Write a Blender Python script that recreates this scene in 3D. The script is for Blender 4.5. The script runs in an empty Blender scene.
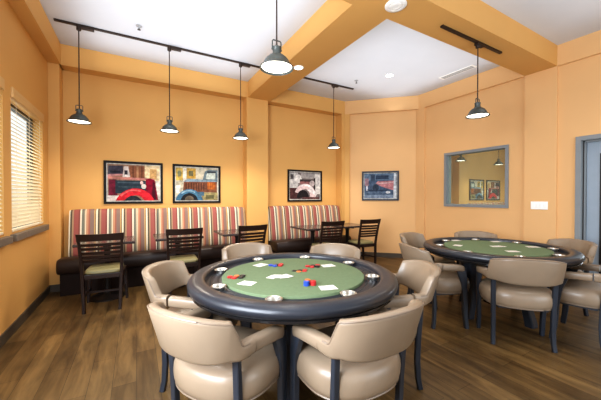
import bpy, math, random
from mathutils import Vector, Matrix
random.seed(7)
PI = math.pi
SC = bpy.context.scene
COL = SC.collection

# ------------------------------------------------------------------ materials
def lin(c):
    return tuple(((v/255)/12.92 if v/255 <= .04045 else ((v/255+.055)/1.055)**2.4) for v in c)

def new_mat(name):
    m = bpy.data.materials.new(name); m.use_nodes = True
    nt = m.node_tree
    for n in list(nt.nodes): nt.nodes.remove(n)
    out = nt.nodes.new('ShaderNodeOutputMaterial')
    b = nt.nodes.new('ShaderNodeBsdfPrincipled')
    nt.links.new(b.outputs[0], out.inputs[0])
    return m, nt, b, out

def mat(name, rgb, rough=.5, metal=0, var=.06, scale=8, bump=0, bscale=60, coat=0, spec=.5, stretch=(1,1,1)):
    m, nt, b, out = new_mat(name)
    N, L = nt.nodes, nt.links
    c = lin(rgb)
    tc = N.new('ShaderNodeTexCoord'); mp = N.new('ShaderNodeMapping'); mp.inputs['Scale'].default_value = stretch
    L.new(tc.outputs['Object'], mp.inputs['Vector'])
    nz = N.new('ShaderNodeTexNoise'); nz.inputs['Scale'].default_value = scale; nz.inputs['Detail'].default_value = 4
    L.new(mp.outputs[0], nz.inputs['Vector'])
    cr = N.new('ShaderNodeValToRGB')
    cr.color_ramp.elements[0].position = .3; cr.color_ramp.elements[1].position = .7
    cr.color_ramp.elements[0].color = (*[v*(1-var) for v in c], 1)
    cr.color_ramp.elements[1].color = (*[min(1, v*(1+var)) for v in c], 1)
    L.new(nz.outputs['Fac'], cr.inputs[0]); L.new(cr.outputs[0], b.inputs['Base Color'])
    b.inputs['Roughness'].default_value = rough; b.inputs['Metallic'].default_value = metal
    b.inputs['Specular IOR Level'].default_value = spec
    if coat: b.inputs['Coat Weight'].default_value = coat; b.inputs['Coat Roughness'].default_value = .15
    if bump:
        n2 = N.new('ShaderNodeTexNoise'); n2.inputs['Scale'].default_value = bscale; n2.inputs['Detail'].default_value = 3
        L.new(mp.outputs[0], n2.inputs['Vector'])
        bp = N.new('ShaderNodeBump'); bp.inputs['Strength'].default_value = bump; bp.inputs['Distance'].default_value = .01
        L.new(n2.outputs['Fac'], bp.inputs['Height']); L.new(bp.outputs[0], b.inputs['Normal'])
    return m

def emit(name, rgb, s):
    m, nt, b, out = new_mat(name)
    b.inputs['Base Color'].default_value = (.9,.9,.9,1)
    b.inputs['Emission Color'].default_value = (*lin(rgb), 1); b.inputs['Emission Strength'].default_value = s
    return m

def glass(name, tint, refl, through=True):
    m, nt, b, out = new_mat(name)
    N, L = nt.nodes, nt.links
    N.remove(b)
    g = N.new('ShaderNodeBsdfGlossy'); g.inputs['Roughness'].default_value = .02; g.inputs['Color'].default_value = (*tint, 1)
    t = N.new('ShaderNodeBsdfTransparent') if through else N.new('ShaderNodeBsdfDiffuse')
    t.inputs['Color'].default_value = (.95,.97,.96,1) if through else (.36,.36,.27,1)
    mx = N.new('ShaderNodeMixShader'); mx.inputs[0].default_value = refl
    L.new(t.outputs[0], mx.inputs[1]); L.new(g.outputs[0], mx.inputs[2]); L.new(mx.outputs[0], out.inputs[0])
    return m

def floor_mat():
    m, nt, b, out = new_mat('wood_plank_floor')
    N, L = nt.nodes, nt.links
    tc = N.new('ShaderNodeTexCoord'); mp = N.new('ShaderNodeMapping'); mp.inputs['Rotation'].default_value = (0,0,PI/2)
    L.new(tc.outputs['Object'], mp.inputs['Vector'])
    br = N.new('ShaderNodeTexBrick'); br.offset = .37; br.offset_frequency = 2
    br.inputs['Scale'].default_value = 1; br.inputs['Brick Width'].default_value = 1.22; br.inputs['Row Height'].default_value = .15
    br.inputs['Mortar Size'].default_value = .0016; br.inputs['Mortar Smooth'].default_value = .3; br.inputs['Bias'].default_value = 0
    br.inputs['Color1'].default_value = (*lin((114,90,56)),1); br.inputs['Color2'].default_value = (*lin((146,118,76)),1)
    br.inputs['Mortar'].default_value = (*lin((70,54,36)),1)
    L.new(mp.outputs[0], br.inputs['Vector'])
    m2 = N.new('ShaderNodeMapping'); m2.inputs['Scale'].default_value = (9,1.3,1)
    L.new(tc.outputs['Object'], m2.inputs['Vector'])
    nz = N.new('ShaderNodeTexNoise'); nz.inputs['Scale'].default_value = 1.4; nz.inputs['Detail'].default_value = 7; nz.inputs['Roughness'].default_value = .62; nz.inputs['Distortion'].default_value = .5
    L.new(m2.outputs[0], nz.inputs['Vector'])
    cr = N.new('ShaderNodeValToRGB'); e = cr.color_ramp.elements
    e[0].position = .3; e[0].color = (.32,.29,.27,1); e[1].position = .74; e[1].color = (1.0,.98,.94,1)
    L.new(nz.outputs['Fac'], cr.inputs[0])
    n3 = N.new('ShaderNodeTexNoise'); n3.inputs['Scale'].default_value = 2.3; n3.inputs['Detail'].default_value = 3
    L.new(tc.outputs['Object'], n3.inputs['Vector'])
    c3 = N.new('ShaderNodeValToRGB'); c3.color_ramp.elements[0].position=.3; c3.color_ramp.elements[1].position=.7
    c3.color_ramp.elements[0].color = (.72,.72,.74,1); c3.color_ramp.elements[1].color = (1.1,1.08,1.04,1)
    L.new(n3.outputs['Fac'], c3.inputs[0])
    x1 = N.new('ShaderNodeMix'); x1.data_type='RGBA'; x1.blend_type='MULTIPLY'; x1.inputs[0].default_value = 1
    L.new(br.outputs['Color'], x1.inputs[6]); L.new(cr.outputs[0], x1.inputs[7])
    x2 = N.new('ShaderNodeMix'); x2.data_type='RGBA'; x2.blend_type='MULTIPLY'; x2.inputs[0].default_value = 1
    L.new(x1.outputs[2], x2.inputs[6]); L.new(c3.outputs[0], x2.inputs[7])
    L.new(x2.outputs[2], b.inputs['Base Color'])
    b.inputs['Roughness'].default_value = .42; b.inputs['Specular IOR Level'].default_value = .4
    bp = N.new('ShaderNodeBump'); bp.inputs['Strength'].default_value = .15; bp.inputs['Distance'].default_value = .004
    L.new(nz.outputs['Fac'], bp.inputs['Height']); L.new(bp.outputs[0], b.inputs['Normal'])
    return m

def stripe_mat():
    m, nt, b, out = new_mat('striped_upholstery')
    N, L = nt.nodes, nt.links
    tc = N.new('ShaderNodeTexCoord'); sp = N.new('ShaderNodeSeparateXYZ'); L.new(tc.outputs['Object'], sp.inputs[0])
    a = N.new('ShaderNodeMath'); a.operation='DIVIDE'; a.inputs[1].default_value = .335; L.new(sp.outputs[0], a.inputs[0])
    f = N.new('ShaderNodeMath'); f.operation='FRACT'; L.new(a.outputs[0], f.inputs[0])
    cr = N.new('ShaderNodeValToRGB'); cr.color_ramp.interpolation='CONSTANT'
    mute=lambda c: tuple(.78*v+.22*(sum(c)/3*.55+70) for v in c)
    stops = [(0,(240,226,196)),(.065,(96,84,66)),(.13,(176,140,104)),(.19,(168,84,74)),(.36,(140,70,62)),(.42,(238,224,196)),
             (.48,(120,120,104)),(.56,(160,146,122)),(.60,(234,214,178)),(.64,(206,142,104)),(.72,(174,98,78)),(.78,(142,112,100)),(.93,(214,170,92)),(.97,(120,66,50))]
    el = cr.color_ramp.elements
    el[0].position=0; el[0].color=(*lin(mute(stops[0][1])),1); el[1].position=stops[1][0]; el[1].color=(*lin(mute(stops[1][1])),1)
    for p,c in stops[2:]:
        e = el.new(p); e.color=(*lin(mute(c)),1)
    L.new(f.outputs[0], cr.inputs[0]); L.new(cr.outputs[0], b.inputs['Base Color'])
    b.inputs['Roughness'].default_value=.8; b.inputs['Specular IOR Level'].default_value=.2
    nz=N.new('ShaderNodeTexNoise'); nz.inputs['Scale'].default_value=220; L.new(tc.outputs['Object'], nz.inputs['Vector'])
    bp=N.new('ShaderNodeBump'); bp.inputs['Strength'].default_value=.2; bp.inputs['Distance'].default_value=.003
    L.new(nz.outputs['Fac'], bp.inputs['Height']); L.new(bp.outputs[0], b.inputs['Normal'])
    return m

def art_mat():
    m, nt, b, out = new_mat('printed_photograph')
    N, L = nt.nodes, nt.links
    at = N.new('ShaderNodeAttribute'); at.attribute_name = 'ink'
    tc = N.new('ShaderNodeTexCoord')
    nz = N.new('ShaderNodeTexNoise'); nz.inputs['Scale'].default_value = 16; nz.inputs['Detail'].default_value = 6; nz.inputs['Roughness'].default_value=.7
    L.new(tc.outputs['Object'], nz.inputs['Vector'])
    cr = N.new('ShaderNodeValToRGB'); cr.color_ramp.elements[0].position=.32; cr.color_ramp.elements[1].position=.68
    cr.color_ramp.elements[0].color=(.22,.22,.25,1); cr.color_ramp.elements[1].color=(1.1,1.07,1.05,1)
    L.new(nz.outputs['Fac'], cr.inputs[0])
    x = N.new('ShaderNodeMix'); x.data_type='RGBA'; x.blend_type='MULTIPLY'; x.inputs[0].default_value=.8
    L.new(at.outputs['Color'], x.inputs[6]); L.new(cr.outputs[0], x.inputs[7]); L.new(x.outputs[2], b.inputs['Base Color'])
    b.inputs['Roughness'].default_value=.6; b.inputs['Specular IOR Level'].default_value=.15
    b.inputs['Coat Weight'].default_value=.06; b.inputs['Coat Roughness'].default_value=.06
    return m

M = dict(
    wall = mat('orange_wall_paint', (216,168,102), .62, var=.03, scale=1.2, bump=.04, bscale=140, spec=.3),
    wall_daylit = mat('daylit_wall_paint', (224,180,128), .62, var=.03, scale=1.2, bump=.04, bscale=140, spec=.3),  # daylight on the right and diagonal walls put into the paint colour
    ceil = mat('white_ceiling_paint', (208,211,217), .8, var=.02, scale=2, bump=.05, bscale=90, spec=.2),
    floor = floor_mat(),
    baseb = mat('grey_rubber_baseboard', (80,71,60), .55),
    greytrim = mat('grey_painted_frame', (134,139,142), .5, var=.03),
    doorp = mat('blue_grey_door_paint', (152,164,176), .42, var=.03),
    darktrim = mat('dark_window_metal', (70,66,60), .5),
    sill = mat('grey_stone_sill', (112,104,94), .4, var=.15, scale=30),
    slat = mat('cream_blind_slat', (232,218,190), .5, var=.02),
    valance = mat('tan_blind_valance', (216,178,122), .55, var=.04, stretch=(1,1,8)),
    glass = glass('window_glass', (.9,.95,1), .08),
    mirror = glass('interior_window_glass', (.58,.67,.60), .72, False),
    black = mat('black_metal', (34,30,28), .45, metal=.2, var=.05),
    track = mat('bronze_track_metal', (52,40,34), .45, metal=.3, var=.05),
    shade = mat('dark_grey_green_enamel', (66,71,68), .42, var=.05, scale=4),
    bulb = emit('pendant_diffuser_glow', (255,246,226), 5),
    can = emit('recessed_light_glow', (255,247,232), 9),
    whitep = mat('white_plastic', (246,246,243), .45, var=.02),
    greyp = mat('grey_plastic', (160,162,164), .5, var=.02),
    vinyl = mat('taupe_vinyl', (138,121,102), .36, var=.07, scale=5, bump=.07, bscale=25, spec=.5, coat=.08),
    vinyl2 = mat('taupe_vinyl_welt', (122,106,90), .4, var=.04),
    navy = mat('charcoal_blue_wood', (45,50,59), .34, var=.1, scale=6, stretch=(6,6,1)),
    rim = mat('black_padded_vinyl', (38,41,48), .36, var=.08, scale=10, bump=.07, bscale=35, coat=.1),
    track_b = mat('black_lacquered_table', (30,29,30), .18, var=.1, coat=.3),
    rail = mat('black_satin_chip_rail', (40,42,48), .38, var=.1),
    felt = mat('green_felt', (106,121,92), .9, var=.05, scale=40, bump=.12, bscale=260, spec=.15),
    chrome = mat('brushed_steel_cup', (206,204,198), .32, metal=1, var=.03),
    espresso = mat('espresso_wood', (40,25,20), .35, var=.2, scale=7, stretch=(8,8,1)),
    khaki = mat('olive_vinyl_seat', (132,124,86), .5, var=.05),
    blackv = mat('dark_brown_vinyl_seat', (50,37,32), .42, var=.1, scale=5, bump=.06, bscale=20, spec=.4),
    bbase = mat('dark_brown_bench_base', (42,31,27), .6, var=.1, spec=.15),
    stripe = stripe_mat(),
    ttop = mat('dark_laminate_tabletop', (72,62,60), .22, var=.15, scale=30, coat=.2),
    framew = mat('black_picture_frame_wood', (20,16,15), .55, var=.1, spec=.25),
    frameg = mat('slate_picture_frame_wood', (62,68,78), .55, var=.1, spec=.3),
    mount = mat('pale_print_border', (226,224,216), .6, var=.02),
    art = art_mat(),
    card = mat('white_playing_card', (216,215,208), .4, var=.01),
    red = mat('red_chip', (176,42,44), .4), blue = mat('blue_chip', (44,78,170), .4), blk = mat('black_chip', (34,32,34), .4),
    orange = mat('orange_chip', (206,110,52), .4),
    inkr = mat('red_pip', (180,40,40), .5), inkb = mat('black_pip', (40,40,44), .5),
    hedge = mat('green_shrub_leaves', (96,104,64), .8, var=.4, scale=14),
)

# ------------------------------------------------------------------ mesh helper
class MB:
    def __init__(s): s.v=[]; s.f=[]; s.c=[]
    def add(s, v, f, T=None):
        b=len(s.v)
        s.v += [tuple(T @ Vector(p)) if T is not None else tuple(p) for p in v]
        s.f += [tuple(b+i for i in q) for q in f]
        return s
    def box(s, x0,x1,y0,y1,z0,z1, T=None):
        v=[(x0,y0,z0),(x1,y0,z0),(x1,y1,z0),(x0,y1,z0),(x0,y0,z1),(x1,y0,z1),(x1,y1,z1),(x0,y1,z1)]
        return s.add(v,[(0,3,2,1),(4,5,6,7),(0,1,5,4),(1,2,6,5),(2,3,7,6),(3,0,4,7)],T)
    def loft(s, rings, closed=False, caps=True, T=None):
        n=len(rings[0]); v=[p for r in rings for p in r]; f=[]
        k=len(rings)
        for i in range(k if closed else k-1):
            a=i*n; b=((i+1)%k)*n
            for j in range(n):
                j2=(j+1)%n; f.append((a+j,a+j2,b+j2,b+j))
        if caps and not closed:
            f.append(tuple(range(n-1,-1,-1))); f.append(tuple((k-1)*n+j for j in range(n)))
        return s.add(v,f,T)
    def lathe(s, prof, n=48, closed=False, T=None, a0=0):
        rings=[[(r*math.cos(a0+2*PI*j/n), r*math.sin(a0+2*PI*j/n), z) for j in range(n)] for r,z in prof]
        return s.loft(rings, closed, True, T)
    def bar(s, path, sizes, T=None, side=None, n=4, round_=False):
        # swept section along path; sizes = (w,h) per point
        rings=[]
        k=len(path)
        for i,p in enumerate(path):
            p=Vector(p)
            d=(Vector(path[min(i+1,k-1)])-Vector(path[max(i-1,0)])).normalized()
            u=Vector(side) if side else (Vector((1,0,0)) if abs(d.x)<.9 else Vector((0,1,0)))
            u=(u-d*u.dot(d)).normalized(); w=d.cross(u)
            a,b=sizes[i] if isinstance(sizes[0],(tuple,list)) else sizes
            if round_:
                rings.append([p+u*(a/2*math.cos(2*PI*j/n))+w*(b/2*math.sin(2*PI*j/n)) for j in range(n)])
            else:
                c=.22; q=[(1-c,1),(-1+c,1),(-1,1-c),(-1,-1+c),(-1+c,-1),(1-c,-1),(1,-1+c),(1,1-c)]
                rings.append([p+u*(a/2*x)+w*(b/2*y) for x,y in q])
        return s.loft(rings,T=T)
    def tube(s, path, r, n=10, T=None): return s.bar(path,(2*r,2*r),T,n=n,round_=True)
    def build(s, name, m, parent=None, smooth=35, bevel=0, loc=None, rz=0, seg=2):
        me=bpy.data.meshes.new(name); me.from_pydata(s.v,[],s.f); me.update()
        import bmesh
        bm=bmesh.new(); bm.from_mesh(me); bmesh.ops.recalc_face_normals(bm, faces=bm.faces); bm.to_mesh(me); bm.free()
        o=bpy.data.objects.new(name,me); COL.objects.link(o)
        me.materials.append(m)
        if smooth:
            for p in me.polygons: p.use_smooth=True
            me.set_sharp_from_angle(angle=math.radians(smooth))
        if bevel:
            b=o.modifiers.new('bevel','BEVEL'); b.width=bevel; b.segments=seg; b.limit_method='ANGLE'; b.angle_limit=math.radians(40)
        if parent is not None: o.parent=parent
        if loc is not None: o.location=loc
        if rz: o.rotation_euler[2]=rz
        return o

def tag(o,label=None,cat=None,group=None,kind=None):
    if label: o['label']=label
    if cat: o['category']=cat
    if group: o['group']=group
    if kind: o['kind']=kind
    return o
def thing(name,loc,rz,label,cat,group=None):
    o=bpy.data.objects.new(name,None); COL.objects.link(o); o.location=loc; o.rotation_euler[2]=rz
    o.empty_display_size=.1
    return tag(o,label,cat,group)
def dup(src,loc,rz,label,group=None):
    def cp(o,par):
        c=o.copy(); COL.objects.link(c); c.parent=par
        for ch in kids[o.name]: cp(ch,c)
        return c
    kids={}
    def walk(o):
        kids[o.name]=list(o.children)
        for c in o.children: walk(c)
    walk(src)
    r=cp(src,None); r.location=loc; r.rotation_euler[2]=rz; r['label']=label
    if group: r['group']=group
    return r
def struct(o): o['kind']='structure'; return o

# ------------------------------------------------------------------ room
XL,XR,YB = -1.065,5.316,5.34
ZS,ZC = 3.243,3.54
YR = 5.56           # back of the wall niches
Y0 = -2.6
struct(MB().box(XL-.2,5.7,Y0,5.9,-.1,0).build('floor',M['floor'],smooth=0))
struct(MB().box(XL-.2,5.7,Y0,5.9,ZC,ZC+.1).build('ceiling',M['ceil'],smooth=0))

# left wall with two window openings, soffit above
W1=(3.92,5.06); W2=(2.25,3.72); WZ=(.985,2.36)
w=MB(); t=.16
edges=[Y0,W2[0],W2[1],W1[0],W1[1],5.8]
for a,b in ((edges[0],edges[1]),(edges[2],edges[3]),(edges[4],edges[5])): w.box(XL-t,XL,a,b,0,ZC)
for a,b in (W1,W2): w.box(XL-t,XL,a,b,0,WZ[0]); w.box(XL-t,XL,a,b,WZ[1],ZC)
w.box(XL-.02,-.92,Y0,YR,ZS,ZC)
struct(w.build('wall_left',M['wall'],smooth=0))
# back wall: deep niches between pilasters, soffit
w=MB()
w.box(XL-.02,4.35,YR,YR+.1,0,ZC)
w.box(XL-.02,-.935,YB,YR+.01,0,ZS); w.box(1.85,2.285,YB,YR+.01,0,ZS); w.box(4.10,4.19,YB,YR+.01,0,ZS)
w.box(XL-.02,4.19,YB,YR+.01,ZS,ZC)
WB=w
# diagonal wall
A=Vector((4.19,5.34,0)); B=Vector((XR,4.24,0)); dv=(B-A); LD=dv.length; dv.normalize()
TD=Matrix.Translation(A) @ Matrix(((dv.x,-dv.y,0,0),(dv.y,dv.x,0,0),(0,0,1,0),(0,0,0,1)))
WB.box(-.002,.11,0,.06,0,ZS,TD)
struct(WB.build('wall_back',M['wall'],smooth=0))
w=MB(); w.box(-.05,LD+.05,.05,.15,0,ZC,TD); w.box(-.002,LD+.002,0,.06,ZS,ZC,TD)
struct(w.build('wall_diagonal',M['wall_daylit'],smooth=0))
# right wall: pilasters, pier, shallow panels, window and door openings
XP=XR+.042
IW=(2.50,3.65,1.165,2.215)     # interior window opening
DR=(.60,1.66,0,2.185)          # door opening
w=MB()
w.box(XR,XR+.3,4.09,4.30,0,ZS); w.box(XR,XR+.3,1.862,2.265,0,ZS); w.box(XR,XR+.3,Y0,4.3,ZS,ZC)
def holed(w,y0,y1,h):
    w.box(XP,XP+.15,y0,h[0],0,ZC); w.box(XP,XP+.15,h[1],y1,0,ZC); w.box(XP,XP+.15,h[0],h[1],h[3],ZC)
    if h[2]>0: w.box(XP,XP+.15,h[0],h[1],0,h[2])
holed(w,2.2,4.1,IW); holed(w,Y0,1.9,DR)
struct(w.build('wall_right',M['wall_daylit'],smooth=0))
# beams
struct(MB().box(1.87,2.335,2.265,YB,ZS,ZC+.02).build('ceiling_beam',M['wall'],smooth=0))
struct(MB().box(-.92,XR,1.862,2.265,ZS,ZC+.02).build('ceiling_beam',M['wall'],smooth=0))
# baseboards
bh=.1
struct(MB().box(XL,XL+.012,Y0,YB,0,bh).build('baseboard_left',M['baseb'],smooth=0))
w=MB(); w.box(XL,-.935,YB-.012,YB,0,bh); w.box(1.85,2.285,YB-.012,YB,0,bh); w.box(4.10,4.19,YB-.012,YB,0,bh); w.box(-.935,1.85,YR-.012,YR,0,bh); w.box(2.285,4.10,YR-.012,YR,0,bh)
struct(w.build('baseboard_back',M['baseb'],smooth=0))
w=MB(); w.box(0,.11,-.012,0,0,bh,TD); w.box(.11,LD,.038,.05,0,bh,TD)
struct(w.build('baseboard_diagonal',M['baseb'],smooth=0))
w=MB(); w.box(XR-.012,XR,4.09,4.25,0,bh); w.box(XP-.012,XP,2.265,4.09,0,bh); w.box(XR-.012,XR,1.862,2.265,0,bh); w.box(XP-.012,XP,DR[1]+.005,1.862,0,bh); w.box(XP-.012,XP,Y0,DR[0]-.005,0,bh)
struct(w.build('baseboard_right',M['baseb'],smooth=0))

# exterior windows in the left wall
for n,(a,b) in ((1,W1),(2,W2)):
    fx0,fx1=XL-.15,XL-.10
    f=MB(); z0,z1=WZ; s=.04
    f.box(fx0,fx1,a,a+s,z0,z1); f.box(fx0,fx1,b-s,b,z0,z1); f.box(fx0,fx1,a+s,b-s,z0,z0+s); f.box(fx0,fx1,a+s,b-s,z1-s,z1)
    wn=struct(f.build('window_%d'%n,M['darktrim'],smooth=0))
    MB().box(fx0+.02,fx0+.028,a+s,b-s,z0+s,z1-s).build('pane',M['glass'],wn,smooth=0)
    MB().box(XL-.10,XL+.05,a-.05,b+.05,z0-.075,z0-.004).build('window_sill',M['sill'],wn,smooth=0,bevel=.006)
    # blind
    bl=thing('window_blind',(XL,(a+b)/2,z1+.05),0,
        'cream horizontal slat blind over the window nearest the striped bench' if n==1 else 'cream slat blind cut off by the left edge of the photo','blind','slat blinds on the left wall windows')
    hw=(b-a)/2-.006
    MB().box(-.03,.018,-hw,hw,-.07,.03).build('headrail',M['valance'],bl,smooth=0,bevel=.004)
    sl=MB(); zz=-.11; zb=z0-(z1+.05)+.03
    ang=math.radians(44)
    while zz>zb+.03:
        Ts=Matrix.Translation((-.022,0,zz)) @ Matrix.Rotation(ang,4,'Y')
        sl.box(-.024,.024,-hw+.01,hw-.01,-.0012,.0012,Ts)
        zz-=.040
    so=sl.build('slats',M['slat'],bl,smooth=0)
    MB().box(-.046,.002,-hw+.01,hw-.01,zb-.012,zb+.01).build('bottom_rail',M['slat'],bl,smooth=0,bevel=.003)
    for q in (-.75,0,.75):
        MB().tube([(.002,q*hw,-.08),(.002,q*hw,zb)],.0018,6).build('ladder_cord',M['slat'],bl)

# interior window
a,b,z0,z1=IW; s=.05
f=MB(); x0,x1=XP-.02,XP+.10
f.box(x0,x1,a,a+s,z0,z1); f.box(x0,x1,b-s,b,z0,z1); f.box(x0,x1,a+s,b-s,z0,z0+s); f.box(x0,x1,a+s,b-s,z1-s,z1)
wn=struct(f.build('window_3',M['greytrim'],smooth=0))
MB().box(XP+.06,XP+.07,a+s,b-s,z0+s,z1-s).build('pane',M['mirror'],wn,smooth=0)

# door
a,b,z0,z1=DR; s=.06
f=MB(); x0,x1=XP-.025,XP+.15
f.box(x0,x1,a,a+s,0,z1); f.box(x0,x1,b-s,b,0,z1); f.box(x0,x1,a+s,b-s,z1-s,z1)
f.box(XP+.06,XP+.11,b-s-.022,b-s,0,z1-s); f.box(XP+.06,XP+.11,a+s,a+s+.022,0,z1-s); f.box(XP+.06,XP+.11,a+s,b-s,z1-s-.022,z1-s)
dn=struct(f.build('door_1',M['greytrim'],smooth=0,bevel=.003))
gk=MB(); gk.box(XP+.045,XP+.06,b-s-.010,b-s,0,z1-s); gk.box(XP+.11,XP+.125,b-s-.02,b-s,0,z1-s); gk.box(XP+.11,XP+.125,a+s,b-s,z1-s-.02,z1-s); gk.build('weather_seal',M['black'],dn,smooth=0)
lf=MB(); lx0,lx1=XP+.125,XP+.165; p0,p1=a+s+.004,b-s-.004
g0,g1,gz0,gz1=p0+.17,p1-.17,.32,1.92
lf.box(lx0,lx1,p0,g0,.01,z1-s-.004); lf.box(lx0,lx1,g1,p1,.01,z1-s-.004); lf.box(lx0,lx1,g0,g1,.01,gz0); lf.box(lx0,lx1,g0,g1,gz1,z1-s-.004)
leaf=lf.build('door_leaf',M['doorp'],dn,smooth=0)
q=MB(); qs=.022; q.box(lx0-.008,lx0+.012,g0-qs,g0,gz0-qs,gz1+qs); q.box(lx0-.008,lx0+.012,g1,g1+qs,gz0-qs,gz1+qs); q.box(lx0-.008,lx0+.012,g0,g1,gz0-qs,gz0); q.box(lx0-.008,lx0+.012,g0,g1,gz1,gz1+qs)
q.build('glazing_bead',M['black'],leaf,smooth=0)
MB().box(lx0+.015,lx0+.022,g0,g1,gz0,gz1).build('pane',M['glass'],leaf,smooth=0)

# ------------------------------------------------------------------ wall and ceiling fittings
sw=thing('light_switch_plate',(XR,2.065,1.222),0,'white four gang light switch plate on the pier beside the door','light switch')
MB().box(-.008,0,-.107,.107,-.06,.06).build('plate',M['whitep'],sw,smooth=0,bevel=.003)
for k in range(4):
    MB().box(-.013,-.007,-.092+k*.049,-.055+k*.049,-.034,.034).build('rocker',M['whitep'],sw,smooth=0,bevel=.002)

def track(name,x0,x1,y,z,conns,label):
    t=thing('light_track',(0,y,z),0,label,'track light rail','black ceiling light tracks')
    MB().box(x0,x1,-.018,.018,-.022,0).build('rail',M['track'],t,smooth=0,bevel=.003)
    for c in conns:
        MB().box(c+.02,c+.16,-.026,.026,-.048,-.01).build('connector',M['track'],t,smooth=0,bevel=.004)
PY1,PY2=4.63,2.05
track('light_track',-.86,1.84,PY1,ZC,(-.614,.439,1.50),'long dark track with three pendants above the left striped bench')
track('light_track',2.42,3.845,PY1,ZC,(3.30,),'dark track on the white ceiling above the right striped bench')
track('light_track',2.945,4.17,PY2,ZS,(3.59,),'short dark track under the orange beam above the right poker table')
track('light_track',.35,1.55,PY2,ZS,(.90,),'dark track under the orange beam above the front poker table')

def pendant(loc,zr,label):
    # loc = ceiling fixing point, zr = rim height
    p=thing('pendant_light',loc,0,label,'pendant light','dark dome pendant lights')
    h=zr-loc[2]
    s=MB(); 
    prof=[(.129,0),(.131,.004),(.127,.012),(.112,.02),(.104,.034),(.094,.056),(.078,.078),(.058,.094),(.040,.103),(.036,.105),(.034,.103),(.054,.090),(.072,.075),(.088,.054),(.098,.033),(.106,.017),(.122,.008),(.126,0)]
    s.lathe(prof,48,closed=True,T=Matrix.Translation((0,0,h)))
    s.build('lamp_shade',M['shade'],p,smooth=50)
    c=MB(); c.lathe([(.036,.10),(.037,.112),(.031,.118),(.031,.15),(.034,.154),(.034,.162),(.024,.168),(.012,.172)],24,T=Matrix.Translation((0,0,h)))
    c.build('neck',M['shade'],p,smooth=40)
    y=MB(); y.bar([(-.036,0,h+.138),(-.036,0,h+.206),(-.03,0,h+.214),(.03,0,h+.214),(.036,0,h+.206),(.036,0,h+.138)],(.008,.008),side=(0,1,0))
    y.tube([(-.042,0,h+.146),(.042,0,h+.146)],.006,8)
    y.build('yoke',M['shade'],p)
    d=MB(); d.lathe([(.116,.0125),(.08,.010),(.0001,.009)],40,T=Matrix.Translation((0,0,h)))
    d.build('diffuser',M['bulb'],p,smooth=60)
    MB().tube([(0,0,-.03),(0,0,h+.17)],.0065,8).build('cord',M['track'],p)
    MB().lathe([(.024,-.075),(.026,-.07),(.026,-.024),(.02,-.02)],20).build('canopy',M['track'],p)
    return p
p0=pendant((-.614,PY1,ZC),2.30,'dome pendant hanging nearest the left wall, above the first ladder back chair')
ZR1=ZC
for x,y,z,lab in ((.439,PY1,ZC,'middle one of three pendants on the long track, above the right framed truck picture'),
                (1.50,PY1,ZC,'dome pendant hanging just left of the orange pilaster'),
                (3.30+.06,PY1,ZC,'dome pendant hanging right of the pilaster, above the right striped bench')):
    dup(p0,(x,y,z),0,lab)
p1=pendant((.95,PY2,ZS),2.335,'largest dome pendant in view, hanging over the front poker table')
dup(p1,(3.645,PY2,ZS),0,'dome pendant under the beam over the right poker table')

def can(x,y,z,label):
    c=thing('ceiling_downlight',(x,y,z),0,label,'recessed light','round recessed ceiling lights')
    MB().lathe([(.058,-.001),(.06,-.006),(.078,-.005),(.08,0)],32).build('trim_ring',M['whitep'],c)
    MB().lathe([(.0585,-.002),(.0001,-.0045)],32).build('lens',M['can'],c)
    return c
c0=can(.481,3.787,ZC,'round recessed light in the white ceiling of the left bay')
dup(c0,(3.997,3.811,ZC),0,'round recessed light in the white ceiling of the right bay')
dup(c0,(2.09,3.75,ZS),0,'round recessed light under the orange beam beside the largest pendant')

sd=thing('smoke_detector',(2.245,2.06,ZS),0,'round white smoke detector where the two orange beams meet','smoke detector')
MB().lathe([(.105,0),(.105,-.008),(.098,-.014),(.07,-.017),(.068,-.014),(.0001,-.014)],40).build('housing',M['whitep'],sd)
MB().lathe([(.062,-.013),(.058,-.018),(.034,-.022),(.03,-.019),(.0001,-.019)],32).build('sensor_cap',M['whitep'],sd)
def sprinkler(x,y,label):
    s=thing('ceiling_sprinkler',(x,y,ZC),0,label,'sprinkler','small ceiling sprinklers')
    MB().lathe([(.036,0),(.036,-.006),(.012,-.012),(.008,-.03),(.0001,-.03)],20).build('escutcheon',M['greyp'],s)
    MB().lathe([(.006,-.028),(.006,-.045),(.02,-.047),(.02,-.05),(.0001,-.05)],16).build('deflector',M['black'],s)
sprinkler(.053,4.29,'small sprinkler head in the left bay ceiling')
sprinkler(3.627,4.28,'small dark sprinkler head in the right bay ceiling')
v=thing('air_vent',(4.93,3.13,ZC),0,'long narrow white air vent in the right bay ceiling','air vent')
MB().box(-.075,.075,-.31,.31,-.008,0).build('frame',M['whitep'],v,smooth=0,bevel=.003)
g=MB()
for k in range(3): g.box(-.05+k*.037,-.026+k*.037,-.28,.28,-.011,-.007)
g.build('louvre',M['greyp'],v,smooth=0)

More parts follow.
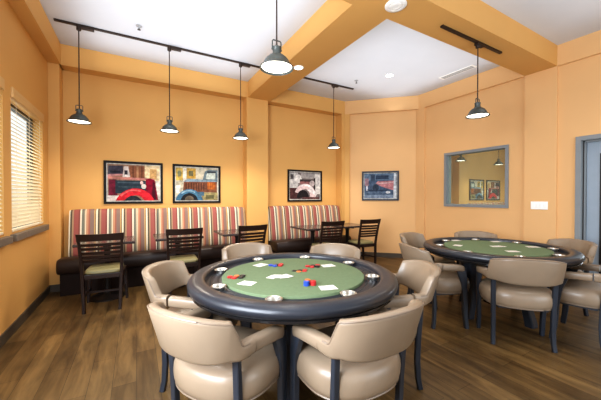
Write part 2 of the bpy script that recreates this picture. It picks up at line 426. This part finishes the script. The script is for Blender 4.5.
# ------------------------------------------------------------------ pictures
def arc(cx,cy,rx,ry,a0,a1,n=16): return [(cx+rx*math.cos(math.radians(a0+(a1-a0)*k/n)),cy+ry*math.sin(math.radians(a0+(a1-a0)*k/n))) for k in range(n+1)]
def band(cx,cy,rx,ry,th,a0,a1): return arc(cx,cy,rx,ry,a0,a1)+arc(cx,cy,rx-th,ry-th,a1,a0)
def R(x0,y0,x1,y1): return [(x0,y0),(x1,y0),(x1,y1),(x0,y1)]
def picture(T,W,H,fw,polys,label,fm,cat='picture'):
    # local: x right, z up, -y out of the wall; T places its centre on the wall
    o=bpy.data.objects.new('framed_picture',None); COL.objects.link(o); o.matrix_world=T; tag(o,label,cat,'framed vehicle pictures')
    f=MB(); w,h=W/2,H/2
    f.box(-w,w,-.03,0,h-fw,h); f.box(-w,w,-.03,0,-h,-h+fw); f.box(-w,-w+fw,-.03,0,-h+fw,h-fw); f.box(w-fw,w,-.03,0,-h+fw,h-fw)
    f.build('picture_frame',fm,o,smooth=0,bevel=.004)
    iw,ih=w-fw,h-fw
    verts=[];faces=[];cols=[]
    for k,(c,pts) in enumerate([((222,220,212),R(0,0,1,1))]+[(c,[(.02+.96*min(1,max(0,x)),.025+.95*min(1,max(0,y))) for x,y in p]) for c,p in polys]):
        b=len(verts)
        for x,y in pts: verts.append((-iw+2*iw*x,-.012-.00025*k,-ih+2*ih*y))
        faces.append(tuple(range(b,b+len(pts)))); k_=lin(c); g_=sum(k_)/3; cols.append(tuple(max(0,g_+(v-g_)*1.2)*(.8+.25*g_) for v in k_))
    me=bpy.data.meshes.new('print'); me.from_pydata(verts,[],faces); me.update()
    ca=me.color_attributes.new('ink','FLOAT_COLOR','CORNER')
    for p in me.polygons:
        for li in p.loop_indices: ca.data[li].color=(*cols[p.index],1)
    me.materials.append(M['art'])
    po=bpy.data.objects.new('print',me); COL.objects.link(po); po.parent=o
    return o
P1=[((168,138,120),R(0,0,1,1)),((150,104,82),R(.40,.62,.72,.97)),((120,80,62),R(.46,.62,.49,.97)),((190,150,120),R(.54,.62,.58,.97)),((120,80,62),R(.63,.62,.66,.97)),
 ((238,220,186),R(.70,.55,1,1)),((212,176,130),R(.80,.60,.94,.90)),((226,222,216),R(.92,.02,1,.56)),
 ((74,72,86),[(0,.70),(.02,.95),(.28,.97),(.30,.70)]),((196,150,150),[(0,.66),(.28,.70),(.28,.74),(0,.72)]),((40,42,54),R(.04,.76,.24,.82)),
 ((222,214,210),[(.27,.62),(.30,.95),(.38,.95),(.42,.66)]),((60,58,66),R(.31,.70,.37,.84)),((236,232,228),R(.32,.66,.39,.72)),
 ((206,148,140),[(.0,.60),(.0,.66),(.90,.63),(.90,.57)]),((120,44,64),[(.02,.06),(.02,.58),(.16,.58),(.18,.10)]),
 ((52,66,78),R(.14,.20,.74,.56)),((84,100,110),R(.18,.48,.72,.52)),((72,88,98),R(.2,.36,.7,.40)),
 ((142,34,58),[(.72,.02),(.72,.60),(.80,.64),(.90,.58),(.97,.02)]),((84,22,40),[(.84,.02),(.86,.54),(.90,.5),(.93,.02)]),
 ((234,226,222),R(0,0,.24,.14)),((222,76,84),band(.52,-.20,.40,.54,.19,20,160)),((238,130,130),band(.50,-.18,.36,.49,.04,70,140)),((52,56,62),arc(.47,-.20,.20,.34,0,180)),((120,126,130),arc(.47,-.12,.08,.14,0,180)),
 ((240,232,226),arc(.68,.40,.05,.07,0,360)),((236,200,196),arc(.64,.50,.03,.05,0,360))]
P2=[((206,200,180),R(0,0,1,1)),((214,186,116),R(0,.60,.16,.98)),((150,150,120),R(.04,.72,.12,.9)),((236,232,220),R(.16,.58,.24,.98)),((206,172,104),R(.25,.66,.46,.98)),((128,124,96),R(.30,.74,.40,.9)),((222,216,196),R(.46,.6,.72,1)),
 ((126,142,150),[(.62,.60),(.68,.90),(.76,.95),(1,.95),(1,.58)]),((206,214,206),[(.70,.66),(.73,.84),(.94,.86),(.94,.66)]),((70,74,80),R(.74,.86,.96,.91)),
 ((150,170,182),[(.16,.56),(.28,.66),(.72,.64),(.98,.62),(.98,.54)]),((136,92,72),[(.16,.26),(.18,.56),(.98,.58),(.98,.24)]),((184,108,66),R(.74,.34,.94,.57)),
 ]+[((96,62,50),R(.22+k*.06,.30,.245+k*.06,.54)) for k in range(8)]+[((196,130,80),R(.78+k*.05,.36,.80+k*.05,.55)) for k in range(3)]+[
 ((170,160,120),R(.6,0,1,.24)),((110,108,80),R(.7,.04,.9,.16)),((96,136,164),band(.31,-.10,.33,.44,.13,10,170)),((164,194,210),band(.30,-.09,.30,.40,.04,60,130)),((40,42,46),arc(.31,-.02,.20,.24,0,180)),((120,110,96),arc(.31,.0,.11,.14,0,180)),((92,120,140),R(.5,.14,.66,.26)),((238,236,228),R(0,.22,.10,.46))]
P3=[((136,128,128),R(0,0,1,1)),((206,204,202),R(0,.42,.26,.98)),((96,92,94),R(.02,.74,.12,.92)),((226,224,222),arc(.26,.76,.13,.16,0,360)),((170,166,166),R(.36,.78,.96,.98)),((216,214,212),R(.82,.2,1,.96)),((70,64,66),R(.32,.66,.84,.74)),((150,110,110),R(.32,.56,.78,.66)),((60,54,56),R(.78,.3,.84,.8)),
 ((92,62,62),R(0,.02,.34,.42)),((226,208,208),band(.50,.10,.36,.48,.20,-30,160)),((244,240,240),band(.50,.12,.33,.44,.06,20,120)),((46,42,44),arc(.42,.05,.20,.30,0,180)),((190,180,180),arc(.73,.60,.09,.11,0,360)),((238,232,232),[(.56,.34),(.66,.44),(.92,.22),(.86,.12)]),((110,80,80),R(.4,0,.98,.08))]
P4=[((98,116,140),R(0,0,1,1)),((126,146,168),R(0,.72,1,1)),((72,86,108),R(.36,.76,.76,.92)),((176,150,160),R(.02,.5,.14,.8)),((84,98,118),R(.2,.7,.34,.95)),((206,152,156),[(.36,.60),(.42,.68),(.92,.70),(.98,.30),(.80,.36),(.52,.48)]),((230,196,196),[(.38,.62),(.9,.66),(.9,.62),(.5,.56)]),((70,82,100),arc(.36,.42,.10,.14,0,360)),((150,166,186),R(.0,.0,1,.14)),((120,138,160),R(.05,.2,.8,.26)),((228,234,238),[(.9,.0),(.92,1),(.98,1),(.99,.0)]),((236,240,242),arc(.74,.24,.07,.05,0,360)),((220,224,232),R(.06,.3,.11,.5)),((60,72,92),R(.14,.3,.7,.34))]
TB=lambda x,z: Matrix.Translation((x,YR,z))
picture(TB(-.01,1.585),.85,.69,.036,P1,'black framed picture of a red vintage car, left of the other pictures',M['framew'])
picture(TB(.985,1.585),.83,.69,.036,P2,'black framed picture of an old blue and rust truck above the striped bench',M['framew'])
picture(TB(3.26,1.595),.87,.69,.036,P3,'black framed grey picture of a pale car fender right of the pilaster',M['framew'])
um=.785
picture(TD @ Matrix.Translation((um,.05,1.60)) ,.80,.66,.036,P4,'slate framed bluish car picture on the angled corner wall',M['frameg'])

# ------------------------------------------------------------------ banquettes
def banquette(x0,x1,seams,label,sx0):
    o=thing('banquette',(x0,0,0),0,label,'banquette bench','striped banquette benches')
    Wd=x1-x0; cuts=[0]+seams+[Wd]
    for a,b in zip(cuts[:-1],cuts[1:]):
        # back panel: side profile extruded, rounded top
        prof=[(5.315,.48),(5.30,.52),(5.315,.62),(5.37,.95),(5.395,1.08),(5.41,1.135),(5.435,1.158),(5.47,1.166),(5.505,1.155),(5.525,1.125),(5.53,1.05),(5.53,.48)]
        n=10; rings=[]
        for k in range(n+1):
            u=k/n; x=a+.007+(b-a-.014)*u
            e=min(u,1-u)*(b-a); pin=0 if e>.02 else .012
            rings.append([(x,y+(pin if j<8 else 0),z-(pin if 4<j<10 else 0)) for j,(y,z) in enumerate(prof)])
        MB().loft(rings).build('backrest',M['stripe'],o,smooth=50)
    s0=sx0-x0
    prof=[(4.985,.305),(4.965,.33),(4.96,.41),(4.965,.465),(4.985,.495),(5.03,.508),(5.20,.50),(5.30,.49),(5.36,.47),(5.36,.31)]
    rings=[]
    ks=[s0,s0+.012,s0+.03,Wd-.03,Wd-.012,Wd]
    for i,x in enumerate(ks):
        pin=(.02,.006,0,0,.006,.02)[i]
        rings.append([(x,y+(pin if j<5 else 0),z+(pin if z<.35 else -pin)) for j,(y,z) in enumerate(prof)])
    MB().loft(rings).build('seat',M['blackv'],o,smooth=50)
    MB().box(s0+.03,Wd-.02,5.03,5.36,0,.306).build('base',M['bbase'],o,smooth=0,bevel=.004)
    MB().box(.004,Wd-.004,5.36,5.53,0,.48).build('back_support',M['bbase'],o,smooth=0)
    return o
banquette(-.855,1.835,[1.165],'long banquette with striped back and dark seat beside the left wall',-.925)
banquette(2.30,4.085,[],'shorter banquette with striped back right of the orange pilaster',2.31)

# ------------------------------------------------------------------ small tables
def cafe_table(x,y,wx,wy,br,label):
    t=thing('cafe_table',(x,y,0),0,label,'table','dark tables in front of the banquettes')
    MB().box(-wx/2,wx/2,-wy/2,wy/2,.737,.772).build('tabletop',M['ttop'],t,smooth=0,bevel=.008)
    MB().lathe([(.04,.02),(.036,.06),(.036,.66),(.05,.69),(.05,.737)],24).build('column',M['black'],t)
    MB().lathe([(br,0),(br,.014),(br-.02,.024),(.06,.045),(.04,.06)],40).build('base',M['black'],t)
    b=MB(); b.box(-.2,.2,-.02,.02,.71,.738); b.box(-.02,.02,-.2,.2,.71,.738); b.build('spider_bracket',M['black'],t,smooth=0)
    return t
t0=cafe_table(-.335,4.715,.66,.62,.212,'dark cafe table nearest the left wall window')
t0=cafe_table(.56,4.79,.64,.66,.13,'dark cafe table in front of the truck picture')
dup(t0,(1.50,4.82,0),0,'dark cafe table just left of the orange pilaster')
dup(t0,(3.0,4.82,0),0,'dark cafe table at the left end of the right bench')
dup(t0,(3.86,4.835,0),0,'dark cafe table closest to the angled corner wall')

# ------------------------------------------------------------------ ladder-back chairs
def ladder_chair(loc,rz,label):
    c=thing('ladder_back_chair',loc,rz,label,'chair','dark ladder back chairs')
    def post(z):   # y and half width of the rear post at height z
        if z<.45: y=-.215+.02*(z/.45)+.0; 
        else: y=-.195-.11*((z-.45)/.47)**1.25
        return y, .178+.034*(z/.92)
    for sgn in (-1,1):
        zs=[0,.2,.45,.6,.75,.9]
        MB().bar([(sgn*post(z)[1],post(z)[0],z) for z in zs],[(.034,.036),(.034,.042),(.034,.048),(.032,.04),(.030,.034),(.028,.028)],side=(1,0,0)).build('rear_leg',M['espresso'],c,bevel=0)
        MB().bar([(sgn*.214,.205,0),(sgn*.19,.2,.43)],[(.032,.032),(.04,.04)],side=(1,0,0)).build('front_leg',M['espresso'],c)
    def slat(z0,z1,name,bow=.02,th=.016,ext=0):
        rings=[]
        for k in range(11):
            u=-1+.2*k; r=[]
            for z,dy in ((z0,-th/2),(z1,-th/2),(z1,th/2),(z0,th/2)):
                y,hw=post(z); r.append((u*(hw+ext),y-bow*(1-u*u)+dy,z+(0 if z==z0 else ext*.3*u*u)))
            rings.append(r)
        MB().loft(rings).build(name,M['espresso'],c,smooth=40)
    slat(.845,.925,'top_rail',ext=.02,th=.022)
    for z in (.798,.752,.700,.652,.606): slat(z-.017,z+.017,'slat',th=.014)
    f=MB(); f.box(-.2,.2,-.2,-.17,.385,.44); f.box(-.2,.2,.19,.22,.385,.44); f.box(-.205,-.175,-.19,.2,.385,.44); f.box(.175,.205,-.19,.2,.385,.44)
    f.build('seat_frame',M['espresso'],c,smooth=0,bevel=.004)
    rings=[]
    for z,s in ((.438,.93),(.448,1),(.468,1),(.482,.95),(.488,.8),(.49,.3)):
        r=[]
        for k in range(40):
            a=2*PI*k/40; ca,sa=math.cos(a),math.sin(a)
            r.append((.19*s*math.copysign(abs(ca)**.35,ca),.012+.205*s*math.copysign(abs(sa)**.35,sa),z))
        rings.append(r)
    MB().loft(rings).build('seat',M['khaki'],c,smooth=50)
    s=MB()
    for sgn in (-1,1): s.box(sgn*.186-.01,sgn*.186+.01,-.19,.19,.17,.195)
    s.box(-.18,.18,-.01,.01,.172,.193)
    s.build('stretcher',M['espresso'],c,smooth=0)
    return c
l0=ladder_chair((-.33,4.355,0),math.radians(-4),'dark ladder back chair nearest the left wall')
dup(l0,(.59,4.46,0),math.radians(-3),'dark ladder back chair in front of the truck picture')
dup(l0,(1.52,4.46,0),math.radians(4),'dark ladder back chair just left of the orange pilaster')
dup(l0,(3.03,4.45,0),math.radians(-5),'dark ladder back chair at the left table of the right bench')
dup(l0,(3.90,4.45,0),math.radians(-5),'dark ladder back chair closest to the angled corner wall')

# ------------------------------------------------------------------ poker tables
def poker_table(x,y,leg0,CUP,label):
    t=thing('poker_table',(x,y,0),0,label,'poker table','round poker tables')
    prof=[(.640,.762),(.642,.776),(.650,.785),(.665,.789),(.70,.790),(.727,.787),(.745,.779),(.757,.765),(.761,.748),(.757,.732),(.747,.721),(.73,.716),(.640,.716)]
    MB().lathe(prof,96,closed=True).build('padded_rim',M['rim'],t,smooth=60)
    MB().lathe([(.735,.694),(.742,.698),(.742,.711),(.735,.717),(.60,.717),(.60,.694)],96,closed=True).build('rim_moulding',M['track_b'],t,smooth=40)
    MB().lathe([(.69,.676),(.70,.68),(.70,.694),(.64,.694),(.64,.676)],96,closed=True).build('apron',M['track_b'],t,smooth=40)
    # playing track with chip rails, dips toward the rim
    MB().lathe([(.515,.764),(.522,.764),(.53,.752),(.55,.746),(.562,.752),(.572,.746),(.59,.742),(.604,.75),(.614,.742),(.632,.742),(.645,.762),(.645,.72),(.515,.72)],96,closed=True).build('chip_rail',M['rail'],t,smooth=30)
    MB().lathe([(.0001,.72),(.528,.72),(.530,.764),(.526,.770),(.515,.7715),(.0001,.772)],96).build('felt_top',M['felt'],t,smooth=40)
    for k in range(8):
        a=math.radians(leg0+22.5+45*k+CUP)
        T=Matrix.Translation((.587*math.cos(a),.587*math.sin(a),0))
        MB().lathe([(.036,.75),(.04,.768),(.05,.770),(.051,.774),(.046,.777),(.039,.774),(.035,.745),(.0001,.742)],28,T=T).build('cup_holder',M['chrome'],t,smooth=40)
    for k in range(4):
        a=math.radians(leg0+90*k); e=Vector((math.cos(a),math.sin(a),0))
        zz=[(.40,.715,.12),(.39,.62,.11),(.375,.52,.09),(.36,.40,.08),(.355,.28,.075),(.365,.15,.08),(.395,.04,.09),(.40,0,.09)]
        MB().bar([e*r+Vector((0,0,z)) for r,z,w in zz],[(.085,w) for r,z,w in zz],side=(-e.y,e.x,0)).build('leg',M['navy'],t,smooth=40)
    s=MB()
    for k in range(2):
        a=math.radians(leg0+90*k); s.box(-.35,.35,-.025,.025,.20,.27,Matrix.Rotation(a,4,'Z'))
    s.lathe([(.10,.12),(.11,.13),(.11,.32),(.08,.34),(.08,.70)],8)
    s.build('pedestal',M['track_b'],t,smooth=30)
    return t
T1=(1.05,1.965); T2=(3.63,1.84)
poker_table(T1[0],T1[1],241,-32.5,'round poker table with chips, nearest the camera under the largest pendant')
poker_table(T2[0],T2[1],261,-10.5,'round poker table at the right, beneath the beam pendant')

# ------------------------------------------------------------------ armchairs
def armchair(label,group):
    c=thing('poker_armchair',(0,0,0),0,label,'armchair',group)
    # seat
    def outline(s):
        r=[]
        for k in range(56):
            a=2*PI*k/56; ca,sa=math.cos(a),math.sin(a)
            if sa>=0: e=.62; x=.284*math.copysign(abs(ca)**e,ca); y=.285*abs(sa)**e
            else: e=.86; x=.284*math.copysign(abs(ca)**e,ca); y=-.250*abs(sa)**e
            r.append((x*s,y*s))
        return r
    rings=[[(x,y,z) for x,y in outline(s)] for s,z in ((.84,.357),(.92,.361),(.975,.375),(1.0,.40),(1.008,.43),(1.0,.46),(.97,.488),(.91,.505),(.80,.516),(.5,.524),(.05,.526))]
    st=MB().loft(rings).build('seat',M['vinyl'],c,smooth=60)
    pts=[(x,y,.366) for x,y in outline(.955)]; pts.append(pts[0])
    MB().tube(pts,.006,6).build('piping',M['vinyl2'],st)
    # backrest band
    U=math.radians(86); n=64; rings=[]; tops=[]
    def plan(u):
        e=.80
        su,cu=math.sin(u),math.cos(u)
        return .258*math.copysign(abs(su)**e,su), -.095-.195*abs(cu)**e
    for k in range(n+1):
        u=-U+2*U*k/n; q=math.degrees(abs(u))
        cx,cy=plan(u); x1,y1=plan(u+.02 if u<U-.02 else u); x0,y0=plan(u-.02 if u>-U+.02 else u)
        tx,ty=x1-x0,y1-y0; l=math.hypot(tx,ty); nx,ny=ty/l,-tx/l
        w=min(1,max(0,(q-56)/12)); 
        zt=.832-.030*min(1,q/52)**2-.122*w
        zb=.618-.030*math.cos(min(1,q/86)*PI/2)-.012*w
        th=.056+.012*w
        lean=.064*max(0,1-(q/100)**2)+.006
        h=zt-zb; sec=[]
        cr=.02
        for sx,sz,a0 in ((1,1,0),(-1,1,90),(-1,-1,180),(1,-1,270)):
            for m in range(4):
                a=math.radians(a0+30*m)
                px=sx*(th/2-cr)+cr*math.cos(a); pz=(h-cr if sz>0 else cr)+cr*math.sin(a)
                rr=px+lean*(zb+pz-.59)/.23
                sec.append((cx+nx*rr,cy+ny*rr,zb+pz))
        rings.append(sec)
        rr=th/2-cr*.3+lean*(zt-.59)/.23; tops.append((cx+nx*rr,cy+ny*rr,zt-cr*.3))
    bk=MB().loft(rings).build('backrest',M['vinyl'],c,smooth=50)
    MB().tube(tops[3:-3],.0045,6).build('piping',M['vinyl2'],bk)
    for sg in (-1,1):
        path=[(sg*.256,-.11,.638),(sg*.264,-.03,.634),(sg*.272,.06,.628),(sg*.274,.10,.622),(sg*.275,.118,.620)]
        rings=[]
        for i,p in enumerate(path):
            wd,hh=(.07,.066) if i<4 else (.055,.05)
            r=[]
            for m in range(16):
                a=2*PI*m/16; ca,sa=math.cos(a),math.sin(a)
                r.append((p[0]+wd/2*math.copysign(abs(ca)**.5,ca),p[1],p[2]+hh/2*math.copysign(abs(sa)**.5,sa)))
            rings.append(r)
        MB().loft(rings).build('armrest',M['vinyl'],c,smooth=60)
        MB().bar([(sg*.232,-.185,.63),(sg*.232,-.178,.50),(sg*.228,-.168,.36),(sg*.226,-.162,.2),(sg*.228,-.168,.07),(sg*.232,-.182,0)],
                 [(.036,.03),(.036,.03),(.035,.034),(.034,.036),(.033,.034),(.032,.034)],side=(1,0,0)).build('rear_leg',M['navy'],c)
        MB().bar([(sg*.280,.095,.615),(sg*.282,.12,.5),(sg*.276,.135,.36),(sg*.270,.145,.15),(sg*.272,.165,0)],
                 [(.036,.10),(.038,.065),(.038,.052),(.037,.046),(.035,.042)],side=(1,0,0)).build('front_leg',M['navy'],c)
    f=MB(); f.box(-.22,.22,.10,.15,.338,.366); f.box(-.19,.19,-.17,-.13,.338,.366); f.box(-.23,-.19,-.14,.14,.338,.366); f.box(.19,.23,-.14,.14,.338,.366)
    f.build('seat_rail',M['navy'],c,smooth=0)
    return c
GA='taupe armchairs around the front poker table'; GB='taupe armchairs around the right poker table'
first=[None]
def seat_at(T,ang,r,yaw,label,group):
    a=math.radians(ang); loc=(T[0]+r*math.cos(a),T[1]+r*math.sin(a),0); rz=a+PI/2+math.radians(yaw)
    if first[0] is None:
        o=armchair(label,group); o.location=loc; o.rotation_euler[2]=rz; first[0]=o
    else: o=dup(first[0],loc,rz,label,group)
    return o
seat_at(T1,-150,.70,1,'taupe armchair at bottom left, back to the camera',GA)
seat_at(T1,-90,.665,1,'taupe armchair at bottom centre, back to the camera',GA)
seat_at(T1,149,.72,0,'taupe armchair at the left side of the front poker table',GA)
seat_at(T1,89,.86,0,'taupe armchair at the far side of the front table, left of another',GA)
seat_at(T1,36,.77,0,'taupe armchair at the far side of the front table, beside the right bench chairs',GA)
seat_at(T1,-26,.71,-2,'taupe armchair at the right side of the front poker table',GA)
seat_at(T2,-138,.655,0,'taupe armchair at the right table with its whole back to the camera',GB)
seat_at(T2,162,.76,-4,'taupe armchair at the left side of the right poker table',GB)
seat_at(T2,99,.77,0,'taupe armchair behind the left end of the right poker table',GB)
seat_at(T2,40,.80,0,'taupe armchair hidden behind the right poker table, only its top showing',GB)
seat_at(T2,-21,.79,0,'taupe armchair at the right poker table in front of the door',GB)
seat_at(T2,-80,.73,0,'taupe armchair cut off by the right edge of the photo',GB)

# ------------------------------------------------------------------ chips and cards
ZF=.7722
def unproj(px,py,z):   # photo position to a point on the table top
    F,H,th=292,1.35,math.radians(29.5)
    d=F*(z-H)/(197-py); s=(px-300.5)/F*d
    return (d*math.sin(th)+s*math.cos(th), d*math.cos(th)-s*math.sin(th))
chip_mesh={}
def chip(x,y,z,colr,label,group,tilt=0):
    if colr not in chip_mesh:
        o=MB().lathe([(.0001,0),(.0185,0),(.0195,.0008),(.0195,.0027),(.0185,.0035),(.013,.0035),(.0125,.0031),(.0001,.0031)],24).build('poker_chip',M[colr],smooth=40)
        chip_mesh[colr]=o
    else:
        o=chip_mesh[colr].copy(); COL.objects.link(o)
    o.location=(x,y,z); o.rotation_euler=(tilt,0,random.random()*6)
    return tag(o,label,'poker chip',group)
piles=[((237,278),'the pile at the left of the front table',['red','blk','orange','blk','red']*3),
       ((277,266),'the pile at the far side of the front table',['blue','red','blk','red','blue']*3),
       ((314,267),'the pile at the far right of the front table',['red','blk','blk','red','red']*3),
       ((301,271.3),'the few chips behind the centre cards',['orange','red','blk','red','blk']),
       ((309,285),'the tallest pile in the front right of the table',['blue','red','blue','red','blue','red','orange','blue','red','blue','red','red']*2)]
names={'red':'red','blue':'blue','blk':'black','orange':'orange'}
for (px,py),where,cs in piles:
    cx,cy=unproj(px,py,ZF)
    offs=[(-.024,-.008),(.020,-.020),(.004,.024),(.046,.016),(-.044,.030)]
    tops=[0]*5
    for i,cn in enumerate(cs):
        k=i%5 if len(cs)<20 else (0,1,2)[i%3]
        if len(cs)>20: cn=('blue','red','red')[k] if i<15 else ('blue','red','orange')[k]
        chip(cx+offs[k][0],cy+offs[k][1],ZF+tops[k]*.0036,cn,'%s poker chip in %s'%(names[cn],where),'poker chips in '+where)
        tops[k]+=1
card0=[None]
def card(x,y,rz,lvl,label,group):
    if card0[0] is None:
        c=thing('playing_card',(0,0,0),0,label,'playing card',group)
        pts=[]
        for sx,sy,a0 in ((1,1,0),(-1,1,90),(-1,-1,180),(1,-1,270)):
            for m in range(4):
                a=math.radians(a0+30*m); pts.append((sx*.0275+.004*math.cos(a),sy*.040+.004*math.sin(a)))
        MB().loft([[(p[0],p[1],0) for p in pts],[(p[0],p[1],.0006) for p in pts]]).build('face',M['card'],c,smooth=0)
        d=MB()
        for yy in (-.02,0,.02): d.add([(0,yy-.006,.0009),(.0045,yy,.0009),(0,yy+.006,.0009),(-.0045,yy,.0009)],[(0,1,2,3)])
        d.build('pip',M['inkr'],c,smooth=0)
        card0[0]=c; c.location=(x,y,ZF+lvl*.001); c.rotation_euler[2]=rz
        return c
    c=dup(card0[0],(x,y,ZF+lvl*.001),rz,label,group); return c
def hand(px,py,n,ang,where,spread=.045):
    x,y=unproj(px,py,ZF)
    for k in range(n):
        dx=(k-(n-1)/2)*spread
        card(x+dx*math.cos(ang),y+dx*math.sin(ang)+(.012*(k%2) if n>3 else 0),ang+(.12 if n<3 else .4)*(k-.5)-(.3 if n>3 else 0),k,'white playing card '+where,'playing cards '+where)
hand(247,283.5,2,-.9,'in the pair at the left of the front table')
hand(280,277,4,-.45,'in the fan at the centre of the front table',.036)
hand(260.5,265.2,2,.4,'in the pair at the far left of the front table')
hand(328,265.8,2,-.2,'in the pair at the far right of the front table')
hand(328,288,2,-.3,'in the pair at the near right of the front table')
hand(458,245.5,2,.3,'in the pair nearest the left end of the right table')
hand(456,240.5,2,-.4,'in the pair at the far left of the right table')
hand(496,241.7,2,-.5,'in the pair at the far side of the right table')
hand(498,246.5,3,-.5,'in the row at the centre of the right table')
hand(513,251.5,2,-.6,'in the pair at the near side of the right table',.06)
hand(533,247,2,-.7,'in the pair nearest the right end of the right table',.06)

# ------------------------------------------------------------------ outdoors, lights, camera
sh=MB()
for k in range(14):
    r=.5+.3*random.random()
    sh.lathe([(.0001,0),(r*.7,.05),(r,r*.7),(r*.7,r*1.3),(.0001,r*1.6)],10,T=Matrix.Translation((8.5+random.random(),-1+k*.4,0)))
so=sh.build('hedge',M['hedge'],smooth=0); tag(so,'green hedge outside seen through the door glass','hedge',kind='stuff')

W=bpy.data.worlds.new('daylight'); SC.world=W; W.use_nodes=True
bg=W.node_tree.nodes['Background']; bg.inputs[0].default_value=(.90,.95,1,1); bg.inputs[1].default_value=1.1

def area(name,loc,rot,sx,sy,power,rgb):
    l=bpy.data.lights.new(name,'AREA'); l.shape='RECTANGLE'; l.size=sx; l.size_y=sy; l.energy=power; l.color=rgb
    o=bpy.data.objects.new(name,l); COL.objects.link(o); o.location=loc; o.rotation_euler=rot; return o
area('rear_fill_light',(3.7,Y0+.1,1.25),(math.radians(72),0,math.radians(-14)),3.0,1.9,60,(.86,.93,1))  # added lamp for assumed daylight from behind; the rear is open, no window
LQ=(Vector((5.3,2.5,1.5))-Vector((-.95,1.2,1.65))).to_track_quat('-Z','Y').to_euler()
area('side_fill_light',(-.95,1.2,1.65),LQ,2.2,1.4,215,(.82,.90,1))  # added fill lamp inside the left wall, brightens the right wall
area('left_window_light',(XL-.4,3.6,1.7),(0,math.radians(-90),0),1.6,3.0,22,(.88,.95,1))
def point(name,loc,power,rgb,r=.05,spot=None):
    l=bpy.data.lights.new(name,'SPOT' if spot else 'POINT'); l.energy=power; l.color=rgb; l.shadow_soft_size=r
    if spot: l.spot_size=math.radians(spot); l.spot_blend=.6
    o=bpy.data.objects.new(name,l); COL.objects.link(o); o.location=loc; return o
warm=(1,.90,.76)
for x,y,z in ((-.614,PY1,2.27),(.439,PY1,2.27),(1.5,PY1,2.27),(3.36,PY1,2.27),(.95,PY2,2.30),(3.645,PY2,2.30)):
    point('pendant_bulb',(x,y,z),18 if x<0 else 50 if y>3 else 14,warm,.1,150)
for x,y,z in ((.481,3.787,ZC),(3.997,3.811,ZC),(2.09,3.75,ZS),(.48,1.2,ZC),(3.9,.9,ZC)):  # last two are assumed lamps out of view, with no fitting built
    point('downlight',(x,y,z-.03),30,(1,.96,.9),.06,130)
area('ceiling_fill_left',(.56,3.2,3.26),(PI,0,0),2.3,4.0,26,(.86,.93,1))  # unseen upward fill lamps, added to brighten the ceiling bays
area('ceiling_fill_right',(3.75,3.5,3.26),(PI,0,0),2.6,2.3,13,(.86,.93,1))
area('ceiling_fill_near',(2.6,.4,3.26),(PI,0,0),4.6,2.4,9,(.86,.93,1))

cd=bpy.data.cameras.new('camera'); cam=bpy.data.objects.new('camera',cd); COL.objects.link(cam)
cd.sensor_width=36; cd.lens=292/601*36; cd.clip_start=.02
cam.location=(0,0,1.35); cam.rotation_euler=(math.radians(90-.59),0,math.radians(-29.5))
SC.camera=cam
SC.view_settings.view_transform='Standard'
SC.view_settings.exposure=.06
try: SC.view_settings.look='Medium High Contrast'
except Exception as ex: print('LOOKERR',ex)
